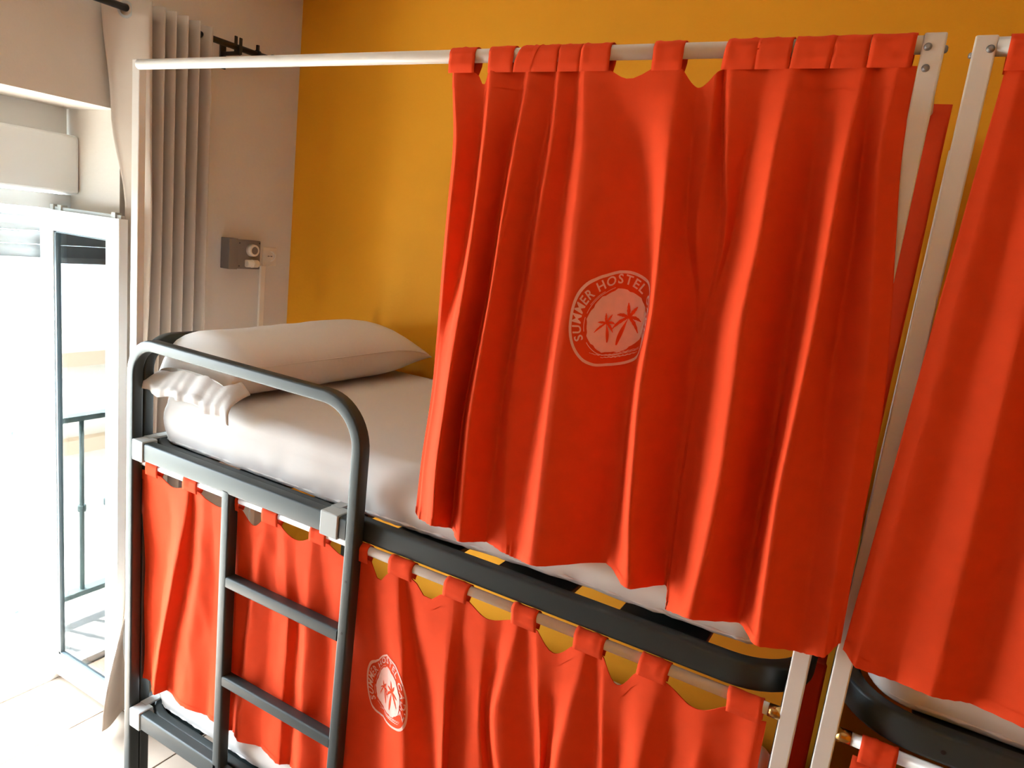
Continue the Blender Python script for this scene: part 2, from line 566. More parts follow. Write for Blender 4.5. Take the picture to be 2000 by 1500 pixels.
def screw(parent, p, n, r=0.0065):
    p, n = Vector(p), Vector(n)
    bm = bmesh.new()
    add_cyl(bm, p - n * 0.002, p + n * 0.003, r, r * 0.8, 14)
    add_cyl(bm, p + n * 0.003, p + n * 0.0045, r * 0.8, r * 0.4, 14)
    return from_bm('screw', bm, 'screw', parent)

bed = thing('bunk_bed', 'anthracite tube bunk bed with ladder, guard hoop and white curtain frame beside the balcony door', 'bunk bed')
rounded_rail('upper_side_rail', 0.03, 1.985, 0.016, 1.03, (RZ0 + RZ1) / 2, 0.029, 0.016, 0.13, 'steel_dark', bed)
rounded_rail('lower_side_rail', 0.03, 1.985, 0.016, 1.03, 0.325, 0.029, 0.016, 0.13, 'steel_dark', bed)
# guard hoop that runs down to the floor as ladder sides
HY, HB = -0.0175, 0.0175
f = lambda a, b: (a, HY, b)
hoop = [(0.022, HY, 0.0)] + arc((0.022 + 0.10, 1.598 - 0.10), 0.10, 180, 90, 10, f) + arc((0.925 - 0.12, 1.592 - 0.12), 0.12, 90, 0, 12, f) + [(0.925, HY, 1.2), (0.912, HY, 0.0)]
sweep('guard_hoop', hoop, (0, 1, 0), 0.017, HB, 0.006, 'steel_dark', bed)
sweep('ladder_upright', [(0.464, HY, 0.0), (0.464, HY, 1.245)], (0, 1, 0), 0.017, HB, 0.006, 'steel_dark', bed)
sweep('hoop_rail', [(0.036, HY, 1.266), (0.91, HY, 1.266)], (0, 1, 0), 0.029, HB, 0.006, 'steel_dark', bed)
sweep('hoop_rail', [(0.036, HY, 0.333), (0.464, HY, 0.333)], (0, 1, 0), 0.029, HB, 0.006, 'steel_dark', bed)
for z in (0.971, 0.652, 0.333):
    sweep('rung', [(0.478, HY, z), (0.905, HY, z)], (0, 1, 0), 0.017, HB, 0.006, 'steel_dark', bed)
for x0, x1, zc in ((0.042, 0.094, 1.266), (0.826, 0.886, 1.266), (0.042, 0.094, 0.333)):
    bm = bmesh.new()
    add_box(bm, x0, x1, -0.039, 0.012, zc - 0.033, zc + 0.033)
    from_bm('bracket_sleeve', bm, 'grey_plastic', bed, bevel=0.003)
    box('bracket_tongue', (x0, x0 + 0.03, 0.0, 0.10, zc + 0.028, zc + 0.034), 'grey_plastic', bed)
# bolts in the right-hand hoop post
for z in (1.13, 0.985):
    cyl('bolt_hole', (0.924 - (1.2 - z) * 0.01, -0.0355, z), (0.924 - (1.2 - z) * 0.01, -0.034, z), 0.0035, 'black', bed, 10)
# head end hoop
f = lambda a, b: (0.02, a, b)
hp = [(0.02, 0.02, 0.0)] + arc((0.02 + 0.09, 1.598 - 0.09), 0.09, 180, 90, 9, f) + arc((1.0 - 0.09, 1.598 - 0.09), 0.09, 90, 0, 9, f) + [(0.02, 1.0, 0.0)]
sweep('head_hoop', hp, (1, 0, 0), 0.017, 0.017, 0.006, 'steel_dark', bed)
for z in (1.262, 0.325):
    box('end_rail', (0.004, 0.036, 0.036, 0.984, z - 0.028, z + 0.028), 'steel_dark', bed, bevel=0.005)
    box('foot_rail', (1.955, 1.985, 0.15, 1.0, z - 0.028, z + 0.028), 'steel_dark', bed, bevel=0.005)
    box('wall_rail', (0.036, 1.985, 1.0, 1.03, z - 0.028, z + 0.028), 'steel_dark', bed, bevel=0.005)
for y in (0.013, 0.95):
    box('foot_post', (1.960, 1.992, y, y + 0.032, 0.0, 1.27), 'steel_dark', bed, bevel=0.005)
# dark slats under both mattresses
for zt in (1.275, 0.337):
    for xs in (0.10, 0.41, 0.71, 1.005, 1.305, 1.61):
        box('slat', (xs, xs + 0.19, 0.030, 1.002, zt - 0.015, zt), 'steel_dark', bed, bevel=0.003)
# white curtain frame: posts, rods
def white_post(x0, x1, y0, y1, z1, parent, screws):
    p = box('curtain_post', (x0, x1, y0, y1, 0.0, z1), 'white_metal', parent, bevel=0.0025)
    for (sx, sz) in screws:
        screw(p, (sx, y0, sz), (0, -1, 0))
    return p
pL = white_post(-0.034, 0.0, 0.0, 0.022, 2.405, bed, [(-0.008, 2.385)])
pR = white_post(1.963, 1.994, -0.012, 0.012, 2.404, bed, [(1.971, 2.383), (1.974, 2.352), (1.985, 1.02)])
screw(pR, (1.994, 0.0, 2.382), (1, 0, 0))
cyl('curtain_rod', (0.0, 0.0, 2.389), (1.963, 0.0, 2.389), 0.0135, 'white_metal', bed, 24)
cyl('lower_curtain_rod', (0.04, 0.0, 1.2165), (1.945, 0.0, 1.2165), 0.0115, 'white_metal', bed, 24)
cyl('rod_end', (1.942, 0.0, 1.2165), (1.964, 0.0, 1.2165), 0.0125, 'brass', bed, 24)
pB = box('curtain_post', (1.963, 1.994, 1.0, 1.022, 0.0, 2.404), 'white_metal', bed, bevel=0.0025)
cyl('end_rod', (1.9785, 0.012, 2.372), (1.9785, 1.0, 2.372), 0.009, 'white_metal', bed, 16)
cyl('lower_end_rod', (1.9785, 0.012, 1.220), (1.9785, 1.0, 1.220), 0.007, 'white_metal', bed, 16)

# second bunk bed
bed2 = thing('bunk_bed', 'anthracite tube bunk bed with white curtain post standing past the first bed', 'bunk bed')
rounded_rail('upper_side_rail', 2.062, 4.03, 0.016, 1.03, (RZ0 + RZ1) / 2 + 0.005, 0.029, 0.016, 0.13, 'steel_dark', bed2)
rounded_rail('lower_side_rail', 2.062, 4.03, 0.016, 1.03, 0.325, 0.029, 0.016, 0.13, 'steel_dark', bed2)
p2 = white_post(2.031, 2.061, -0.012, 0.012, 2.398, bed2, [(2.0535, 2.378)])
screw(p2, (2.031, 0.0, 2.372), (-1, 0, 0), 0.005)
white_post(4.03, 4.06, -0.012, 0.012, 2.398, bed2, [(4.045, 2.378)])
for y in (1.0,):
    box('curtain_post', (2.031, 2.061, y, y + 0.022, 0.0, 2.398), 'white_metal', bed2, bevel=0.0025)
cyl('curtain_rod', (2.061, 0.0, 2.384), (4.03, 0.0, 2.384), 0.0135, 'white_metal', bed2, 24)
cyl('lower_curtain_rod', (2.083, 0.0, 1.222), (4.01, 0.0, 1.222), 0.0115, 'white_metal', bed2, 24)
cyl('rod_end', (2.060, 0.0, 1.222), (2.084, 0.0, 1.222), 0.0125, 'brass', bed2, 24)
cyl('rod_end', (4.01, 0.0, 1.222), (4.03, 0.0, 1.222), 0.0125, 'brass', bed2, 24)
for z in (1.266, 0.325):
    box('wall_rail', (2.075, 4.02, 1.0, 1.03, z - 0.028, z + 0.028), 'steel_dark', bed2, bevel=0.005)
for x in (2.032, 4.03):
    for y in (0.013, 0.96):
        box('post', (x, x + 0.030, y, y + 0.030, 0.0, 1.27), 'steel_dark', bed2, bevel=0.005)
for zt in (1.285, 0.337):
    for k in range(6):
        xs = 2.17 + 0.30 * k
        box('slat', (xs, xs + 0.19, 0.030, 1.002, zt - 0.015, zt), 'steel_dark', bed2, bevel=0.003)
cyl('bolt_hole', (2.22, -0.0005, 1.262), (2.22, 0.001, 1.262), 0.004, 'black', bed2, 10)

# ------------------------------------------------------------------ mattresses
def mattress(name, x0, x1, y0, y1, z0, z1, label, seed, lift=0.0, bulge=0.012, rc=0.09, re=0.035, pucker=0.0):
    t = thing(name, label, 'mattress')
    # loft of rounded-rectangle rings, from bottom to top
    def ring(inset, z, n=14):
        r = rc
        pts = []
        for cx, cy, a0 in ((x1 - r, y1 - r, 0), (x0 + r, y1 - r, 90), (x0 + r, y0 + r, 180), (x1 - r, y0 + r, 270)):
            for i in range(n + 1):
                a = math.radians(a0 + 90 * i / n)
                pts.append([cx + (r - inset) * math.cos(a), cy + (r - inset) * math.sin(a), z])
        # densify the long runs
        out = []
        for i in range(len(pts)):
            a, b = pts[i], pts[(i + 1) % len(pts)]
            L = math.hypot(a[0] - b[0], a[1] - b[1])
            k = max(1, int(L / 0.02))
            for s in range(k):
                out.append([a[j] + (b[j] - a[j]) * s / k for j in range(3)])
        return out
    prof = []
    N = 6
    prof += [(re * (1 - math.sin(PI / 2 * i / N)) , z0 + re * (1 - math.cos(PI / 2 * i / N))) for i in range(N + 1)]
    zz = z0 + re
    for i in range(1, 6):
        t_ = i / 6
        prof.append((-bulge * math.sin(PI * t_), zz + (z1 - re * 1.3 - zz) * t_))
    prof += [(re * 1.3 * (1 - math.cos(PI / 2 * i / N)), z1 - re * 1.3 * (1 - math.sin(PI / 2 * i / N))) for i in range(N + 1)]
    verts, faces = [], []
    m = None
    for k, (ins, z) in enumerate(prof):
        R = ring(ins, z)
        m = len(R) if m is None else m
        for p in R[:m]:
            v = Vector(p)
            h = (z - z0) / (z1 - z0)
            w = noise.noise(Vector((p[0] * 9, p[1] * 9, z * 14 + seed))) * 0.003
            if pucker and h < 0.55:
                w += (0.55 - h) * pucker * (noise.noise(Vector((p[0] * 34, p[1] * 34, z * 16 + seed))) + 0.6 * noise.noise(Vector((p[0] * 80, p[1] * 80, z * 30 + seed))))
            c = Vector(((x0 + x1) / 2, (y0 + y1) / 2, p[2]))
            d = Vector((0, -1, 0)) if abs(p[1] - y0) < 0.05 else (v - c).normalized()
            if lift and h < 0.7:
                v.z += lift * smoothstep(min(1, max(0, (p[0] - 0.85) / 0.7))) * (1 - h / 0.7)
            verts.append(v + d * w + Vector((0, 0, noise.noise(Vector((p[0] * 5, p[1] * 5, seed))) * 0.003 * h)))
    for k in range(len(prof) - 1):
        for j in range(m):
            faces.append((k * m + j, k * m + (j + 1) % m, (k + 1) * m + (j + 1) % m, (k + 1) * m + j))
    faces.append(tuple(range(m))[::-1])
    cxy = Vector(((x0 + x1) / 2, (y0 + y1) / 2, 0))
    base = [verts[(len(prof) - 1) * m + j] for j in range(m)]
    last = (len(prof) - 1) * m
    for sc in (0.93, 0.85, 0.7, 0.5, 0.3, 0.12):
        cur = len(verts)
        for v in base:
            q = Vector((cxy.x + (v.x - cxy.x) * (1 - (1 - sc) * 0.55), cxy.y + (v.y - cxy.y) * sc, 0))
            q.z = z1 + 0.004 * (1 - sc) + 0.003 * noise.noise(Vector((q.x * 5, q.y * 5, seed))) + 0.0015 * noise.noise(Vector((q.x * 14, q.y * 14, seed)))
            verts.append(q)
        for j in range(m):
            faces.append((last + j, last + (j + 1) % m, cur + (j + 1) % m, cur + j))
        last = cur
    faces.append(tuple(last + j for j in range(m)))
    o = link_mesh('fitted_sheet', verts, faces, 'sheet', t, True)
    # elastic hem: a thin puckered cord along the lower edge
    R = ring(0.004, z0 + 0.022)
    for p in R:
        p[2] += lift * 0.85 * smoothstep(min(1, max(0, (p[0] - 0.85) / 0.7)))
    vs, fs = [], []
    q = 6
    for j, p in enumerate(R):
        rr = 0.0035 + 0.0018 * math.sin(j * 2.3) + 0.001 * math.sin(j * 5.1)
        a = R[j - 1]; b = R[(j + 1) % len(R)]
        tv = Vector((b[0] - a[0], b[1] - a[1], 0)).normalized()
        nn = Vector((tv.y, -tv.x, 0))
        for k in range(q):
            an = 2 * PI * k / q
            vs.append(Vector(p) + nn * rr * math.cos(an) + Vector((0, 0, 1)) * rr * math.sin(an))
    for j in range(len(R)):
        for k in range(q):
            j2 = (j + 1) % len(R)
            fs.append((j * q + k, j * q + (k + 1) % q, j2 * q + (k + 1) % q, j2 * q + k))
    link_mesh('elastic_hem', vs, fs, 'sheet', t, True)
    return t

mattress('mattress', 0.042, 1.935, 0.036, 0.998, 1.274, 1.450, 'thick mattress in a white fitted sheet on the upper bunk, holding the bolster', 3.0, lift=0.020, pucker=0.012)
mattress('mattress', 0.042, 1.935, 0.036, 0.998, 0.336, 0.50, 'mattress in a white sheet on the lower bunk behind the curtain', 11.0, pucker=0.006)
mattress('mattress', 2.085, 4.0, 0.036, 0.998, 1.284, 1.46, 'mattress in a white sheet on the upper bunk of the second bed', 19.0)

# ------------------------------------------------------------------ pillow
pl = thing('bolster_pillow', 'long white bolster pillow lying across the head of the upper bunk', 'pillow')
verts, faces = [], []
NS, NK = 56, 40
for i in range(NS + 1):
    s = i / NS
    y = 0.05 + 0.965 * s
    e = min(1.0, s / 0.09 + 0.15)
    e2 = min(1.0, (1 - s) / 0.30)
    full = math.sin(PI / 2 * min(1, e)) ** 0.8 * math.sin(PI / 2 * min(1, e2)) ** 0.75
    hw = 0.150 + 0.028 * full + 0.012 * (s > 0.9) * (s - 0.9) * 10
    hh = 0.006 + 0.092 * full + 0.012 * s * full
    cx = 0.195 + 0.028 * s
    zc = 1.453 + hh * 0.93 + (0.055 * (1 - math.sin(PI / 2 * min(1, e2)) ** 0.75)) + 0.012 * (1 - full)
    for k in range(NK):
        a = 2 * PI * k / NK
        ca, sa = math.cos(a), math.sin(a)
        px = abs(ca) ** 0.85 * (1 if ca > 0 else -1) * hw
        pz = abs(sa) ** 0.9 * (1 if sa > 0 else -1) * hh * (1.0 if sa > 0 else 0.93)
        v = Vector((cx + px, y, zc + pz))
        w = 0.006 * noise.noise(Vector((v.x * 7, v.y * 5, v.z * 7))) + 0.0025 * noise.noise(Vector((v.x * 25, v.y * 14, v.z * 25)))
        v += Vector((ca, 0, sa)) * w * full
        verts.append(v)
for i in range(NS):
    for k in range(NK):
        faces.append((i * NK + k, i * NK + (k + 1) % NK, (i + 1) * NK + (k + 1) % NK, (i + 1) * NK + k))
faces.append(tuple(range(NK)))
faces.append(tuple(NS * NK + k for k in range(NK))[::-1])
link_mesh('bolster', verts, faces, 'pillow', pl, True)
# seam along the bolster's side
vs, fs = [], []
for i in range(4, NS - 1):
    base = verts[i * NK + 1]
    for dx, dz in ((0.0, 0.002), (0.003, 0.0), (0.0, -0.002)):
        vs.append(base + Vector((dx, 0, dz)))
for i in range(len(vs) // 3 - 1):
    for k in range(2):
        fs.append((i * 3 + k, i * 3 + k + 1, (i + 1) * 3 + k + 1, (i + 1) * 3 + k))
link_mesh('seam', vs, fs, 'pillow', pl, True)
# open end of the pillowcase, hanging over the mattress edge
vs, fs = [], []
NU, NV = 44, 14
for j in range(NV + 1):
    t = j / NV
    for i in range(NU + 1):
        u = i / NU
        x = 0.026 + (0.385 + 0.015 * t) * u
        # path: from the bolster end over the mattress edge, then down
        drop = (0.026 + 0.012 * u + 0.006 * math.sin(u * 9) + 0.012 * smoothstep(max(0, (u - 0.8) / 0.2)))
        if t < 0.4:
            q = t / 0.4
            y = 0.085 + (0.018 - 0.085) * q
            z = 1.500 - 0.010 * q - 0.012 * q * q + 0.055 * math.sin(PI * u) ** 0.8 * (1 - q) ** 0.8
        else:
            q = (t - 0.4) / 0.6
            y = 0.018 - 0.014 * math.sin(PI / 2 * min(1, q * 2))
            z = 1.478 - drop * q
        amp = 0.001 + 0.006 * t
        y += -amp * (0.6 + math.sin(u * 34 + 1.2 * math.sin(u * 11)) * 0.6 + 0.4 * math.sin(u * 61))
        vs.append((x, y, z + 0.004 * math.sin(u * 23)))
for j in range(NV):
    for i in range(NU):
        a = j * (NU + 1) + i
        fs.append((a, a + 1, a + NU + 2, a + NU + 1))
o = link_mesh('pillowcase_flap', vs, fs, 'pillow', pl, True)
md = o.modifiers.new('thick', 'SOLIDIFY'); md.thickness = 0.0025; md.offset = 0

# ------------------------------------------------------------------ tab-top bed curtains
def glyphs(chars):
    out = {}
    for ch in chars:
        cu = bpy.data.curves.new('glyph', 'FONT')
        cu.body = ch
        cu.size = 1.0
        cu.align_x = 'CENTER'
        cu.resolution_u = 3
        cu.offset = 0.018
        ob = bpy.data.objects.new('glyph', cu)
        col.objects.link(ob)
        dg = bpy.context.evaluated_depsgraph_get()
        me = ob.evaluated_get(dg).to_mesh()
        vs = [(v.co.x, v.co.y) for v in me.vertices]
        fs = [tuple(p.vertices) for p in me.polygons]
        ws = [v[0] for v in vs] or [0]
        out[ch] = (vs, fs, max(ws) - min(ws))
        ob.evaluated_get(dg).to_mesh_clear()
        bpy.data.objects.remove(ob)
        bpy.data.curves.remove(cu)
    return out
GL = glyphs('SUMERHOTLCADIZ')

def logo_shapes(S=1.0):
    """flat emblem in metres: list of (verts2d, faces, layer) ; layer 0 = print, 1 = bare cloth on top"""
    out = []
    def blob(fn, n, layer, rings=8):
        vs, fs = [(0.0, 0.0)], []
        for r in range(1, rings + 1):
            for k in range(n):
                x, y = fn(2 * PI * k / n)
                vs.append((x * r / rings, y * r / rings))
        for k in range(n):
            fs.append((0, 1 + k, 1 + (k + 1) % n))
        for r in range(rings - 1):
            for k in range(n):
                a = 1 + r * n + k; b = 1 + r * n + (k + 1) % n
                fs.append((a, a + n, b + n, b))
        return vs, fs, layer
    def band(f0, f1, a0, a1, n, layer):
        vs, fs = [], []
        for k in range(n + 1):
            a = a0 + (a1 - a0) * k / n
            vs.append(f0(a)); vs.append(f1(a))
        for k in range(n):
            fs.append((2 * k, 2 * k + 1, 2 * k + 3, 2 * k + 2))
        return vs, fs, layer
    el = lambda rx, ry, cx=0.0, cy=0.0: (lambda a: (cx + rx * math.cos(a), cy + ry * math.sin(a)))
    # outer ring, a little squarish like the original stamp
    def sq(rx, ry, p=2.35):
        def f(a):
            c, s = math.cos(a), math.sin(a)
            return (rx * abs(c) ** (2 / p) * (1 if c > 0 else -1), ry * abs(s) ** (2 / p) * (1 if s > 0 else -1))
        return f
    out.append(band(sq(0.0905, 0.0945), sq(0.0850, 0.0890), 0, 2 * PI, 72, 0))
    # ragged disc
    rag = lambda a: 0.0595 + 0.0012 * math.sin(9 * a) + 0.0008 * math.sin(23 * a + 1)
    dcx, dcy = 0.004, -0.004
    vs, fs, l = blob(lambda a: (rag(a) * math.cos(a), rag(a) * 1.06 * math.sin(a)), 60, 0)
    out.append(([(x + dcx, y + dcy) for x, y in vs], fs, 0))
    # brush strokes: arcs hugging the disc, and the waves beneath
    for r0, a0, a1, w in ((0.0635, 100, 165, 0.0010), (0.0640, 172, 196, 0.0012), (0.066, 118, 150, 0.0009), (0.0645, 215, 300, 0.0012)):
        out.append(band(el(r0, r0 * 1.06, dcx, dcy), el(r0 + w, (r0 + w) * 1.06, dcx, dcy), math.radians(a0), math.radians(a1), 24, 0))
    for off, x0, x1, w in ((-0.0735, -0.040, 0.062, 0.0022), (-0.0785, -0.016, 0.058, 0.0028), (-0.0705, 0.010, 0.064, 0.0014)):
        vs, fs = [], []
        n = 26
        for k in range(n + 1):
            t = k / n
            xx = x0 + (x1 - x0) * t
            yy = off + 0.022 * (xx / 0.07) ** 2 + 0.0007 * math.sin(xx * 700) + 0.002
            th = w * (0.35 + math.sin(PI * t)) * (0.75 + 0.25 * math.sin(xx * 900))
            vs.append((xx, yy + th / 2)); vs.append((xx, yy - th / 2))
        for k in range(n):
            fs.append((2 * k, 2 * k + 1, 2 * k + 3, 2 * k + 2))
        out.append((vs, fs, 0))
    # lettering round the top
    text = 'SUMMER HOSTEL CADIZ'
    size = 0.0245
    adv = []
    for ch in text:
        adv.append(0.0075 if ch == ' ' else GL[ch][2] * size + 0.0032)
    tot = sum(adv)
    rad = 0.0675
    pos = -tot / 2
    for ch, w in zip(text, adv):
        if ch != ' ':
            th = (pos + w / 2) / (rad + 0.004)
            vs0, fs0, _ = GL[ch]
            ox = (max(v[0] for v in vs0) + min(v[0] for v in vs0)) / 2
            vs = []
            for vx, vy in vs0:
                lx, ly = (vx - ox) * size, vy * size
                a = PI / 2 + 0.05 - th
                rx, ry = math.cos(a), math.sin(a)
                vs.append(((rad + ly) * rx + lx * ry, ((rad + ly) * ry - lx * rx) * 1.04))
            out.append((vs, fs0, 0))
        pos += w
    # palms: trunk and fronds left as bare cloth
    def stroke(pts, ws, layer=1):
        vs, fs = [], []
        for i, (p, w) in enumerate(zip(pts, ws)):
            a = pts[max(i - 1, 0)]; b = pts[min(i + 1, len(pts) - 1)]
            dx, dy = b[0] - a[0], b[1] - a[1]
            L = math.hypot(dx, dy) or 1
            nx, ny = -dy / L, dx / L
            vs.append((p[0] + nx * w / 2, p[1] + ny * w / 2)); vs.append((p[0] - nx * w / 2, p[1] - ny * w / 2))
        for i in range(len(pts) - 1):
            fs.append((2 * i, 2 * i + 1, 2 * i + 3, 2 * i + 2))
        out.append((vs, fs, layer))
    def palm(bx, by, hx, hy, k):
        n = 10
        pts = []
        for i in range(n + 1):
            t = i / n
            pts.append((bx + (hx - bx) * (t ** 1.5), by + (hy - by) * t))
        stroke(pts, [k * (0.0010 + 0.0075 * math.sin(PI * min(1, 0.12 + t * 0.95)) ** 1.2) for t in [i / n for i in range(n + 1)]])
        for ang, L, sag in ((100, .026, -0.2), (150, .027, .5), (195, .030, .9), (60, .028, .1), (15, .026, .7), (-25, .026, 1.0)):
            pts, ws = [], []
            for i in range(9):
                t = i / 8
                a = math.radians(ang)
                d = L * k * t
                sx = math.cos(a) * d
                sy = math.sin(a) * d - sag * 0.018 * k * t * t
                pts.append((hx + sx, hy + sy))
                ws.append(k * (0.0012 + 0.0062 * math.sin(PI * min(1, 0.05 + 0.93 * t)) * (1 - 0.25 * (i % 2))))
            stroke(pts, ws)
    palm(0.012, -0.052, 0.026, 0.004, 1.0)
    palm(-0.008, -0.046, -0.017, -0.006, 0.72)
    return [([(x * S, y * S) for x, y in vs], fs, l) for vs, fs, l in out]

class Cloth:
    """rectangular cloth built from fold lines: each line has x and y at evenly spaced heights and its own hem height"""
    def __init__(self, lines, top, nrow=56, sub=7, wrinkle=0.0015, seed=0.0, pucker=0.0):
        self.rows = []
        nf = len(lines)
        for r in range(nrow + 1):
            t = r / nrow
            X = [catmull(l[1], t) / 1000 for l in lines]
            Y = [catmull(l[2], t) / 1000 for l in lines]
            row = []
            for i in range(nf - 1):
                for s in range(sub + (1 if i == nf - 2 else 0)):
                    q = s / sub
                    e = smoothstep(q)
                    x = X[i] + (X[i + 1] - X[i]) * (0.65 * q + 0.35 * e)
                    y = Y[i] + (Y[i + 1] - Y[i]) * e
                    zh = (lines[i][0] + (lines[i + 1][0] - lines[i][0]) * e) / 1000
                    zt = top(x)
                    z = zt + (zh - zt) * t
                    w = wrinkle * (noise.noise(Vector((x * 16, z * 5, seed))) + 0.5 * noise.noise(Vector((x * 38, z * 12, seed + 4))))
                    if pucker:
                        hm = max(0, 1 - (1 - t) / 0.05)
                        w += pucker * hm * math.sin((i + q) * 19 + 3 * noise.noise(Vector((x * 30, seed, 0))))
                    row.append(Vector((x, y + w * min(1, t * 8), z)))
            self.rows.append(row)
        self.nr, self.nc = nrow, len(self.rows[0]) - 1
    def mesh(self, name, mat, parent, thick=0.0016):
        nc = self.nc + 1
        verts = [v for r in self.rows for v in r]
        faces = [(r * nc + c, (r + 1) * nc + c, (r + 1) * nc + c + 1, r * nc + c + 1) for r in range(self.nr) for c in range(self.nc)]
        o = link_mesh(name, verts, faces, mat, parent, True)
        md = o.modifiers.new('thick', 'SOLIDIFY')
        md.thickness = thick
        md.offset = -1
        return o
    def band(self, name, r0, r1, mat, parent, off=0.0011):
        """a doubled strip of fabric sewn on along some rows"""
        vs, fs = [], []
        nc = self.nc + 1
        for r in range(r0, r1 + 1):
            for c in range(nc):
                p, n = self.sample(r, c)
                vs.append(p + n * off)
        for r in range(r1 - r0):
            for c in range(nc - 1):
                fs.append((r * nc + c, (r + 1) * nc + c, (r + 1) * nc + c + 1, r * nc + c + 1))
        return link_mesh(name, vs, fs, mat, parent, True)
    def sample(self, r, c):
        r = min(max(r, 0), self.nr - 1e-6); c = min(max(c, 0), self.nc - 1e-6)
        i, j = int(r), int(c)
        a, b = r - i, c - j
        R0, R1 = self.rows[i], self.rows[i + 1]
        p = (R0[j] * (1 - b) + R0[j + 1] * b) * (1 - a) + (R1[j] * (1 - b) + R1[j + 1] * b) * a
        du = (R0[j + 1] - R0[j]); dv = (R1[j] - R0[j])
        n = du.cross(dv).normalized()
        if n.y > 0:
            n = -n
        return p, n
    def at_x(self, x, z):
        """front point of the cloth near a given x and height (first column reaching x)"""
        r = 0
        for k in range(self.nr):
            if self.rows[k][self.nc // 2].z >= z:
                r = k
        row = self.rows[r]
        c = min(range(self.nc + 1), key=lambda k: abs(row[k].x - x))
        return r, c
    def stamp(self, x, z, parent, mirror=False, scale=1.0):
        r0, c0 = self.at_x(x, z)
        row = self.rows[r0]
        cum = [0.0]
        for k in range(1, self.nc + 1):
            cum.append(cum[-1] + (row[k] - row[k - 1]).length)
        import bisect
        def colfor(s):
            k = min(max(bisect.bisect(cum, s) - 1, 0), self.nc - 1)
            d = cum[k + 1] - cum[k]
            return k + (s - cum[k]) / d if d > 1e-9 else k
        zrow = [self.rows[k][c0].z for k in range(self.nr + 1)]
        def rowfor(zz):
            for k in range(self.nr):
                if zrow[k] >= zz >= zrow[k + 1]:
                    return k + (zrow[k] - zz) / (zrow[k] - zrow[k + 1])
            return self.nr
        V = {0: [], 1: []}
        F = {0: [], 1: []}
        for vs, fs, layer in logo_shapes(scale):
            base = len(V[layer])
            for (a, b) in vs:
                p, n = self.sample(rowfor(z + b), colfor(cum[c0] + a))
                V[layer].append(p + n * (0.0012 if layer == 0 else 0.0019))
            F[layer] += [tuple(base + q for q in f_) for f_ in fs]
        e = link_mesh('printed_emblem', V[0], F[0], 'print', parent)
        e['label'] = 'pale pink round emblem with lettering and two palm trees'
        link_mesh('palm_cutout', V[1], F[1], 'cloth', e)

def tab(parent, xa, xb, ya, zr, rr, ztop_l, ztop_r, skew=0.0, yfront=-0.012, yback=0.012):
    """a fabric loop over the rod, stitched to the cloth in front and behind"""
    prof = []
    n = 12
    prof.append((yfront, None))
    vs, fs = [], []
    nu = 8
    m = None
    for i in range(nu + 1):
        u = i / nu
        zt = ztop_l + (ztop_r - ztop_l) * u
        ring = []
        ruck = 0.0012 * math.sin(u * 9 + xa * 50) + 0.0008 * math.sin(u * 21 + xa * 90)
        R = rr + 0.0016 + max(0, ruck)
        ring.append((ya + yfront, zt - 0.003))
        ring.append((ya + yfront * 1.08 - abs(ruck), (zt + zr) / 2))
        for k in range(n + 1):
            a = math.radians(200 - 220 * k / n)
            ring.append((ya + math.cos(a) * R, zr + math.sin(a) * R))
        ring.append((ya + yback, (zt + zr) / 2))
        ring.append((ya + yback * 0.3, zt - 0.003))
        m = len(ring)
        for k, (y, z) in enumerate(ring):
            q = k / (m - 1)
            vs.append((xa + (xb - xa) * u + skew * math.sin(PI * q) , y, z))
    for i in range(nu):
        for k in range(m - 1):
            fs.append((i * m + k, (i + 1) * m + k, (i + 1) * m + k + 1, i * m + k + 1))
    o = link_mesh('tab_loop', vs, fs, 'cloth', parent, True)
    md = o.modifiers.new('thick', 'SOLIDIFY')
    md.thickness = 0.0018
    md.offset = 1
    return o

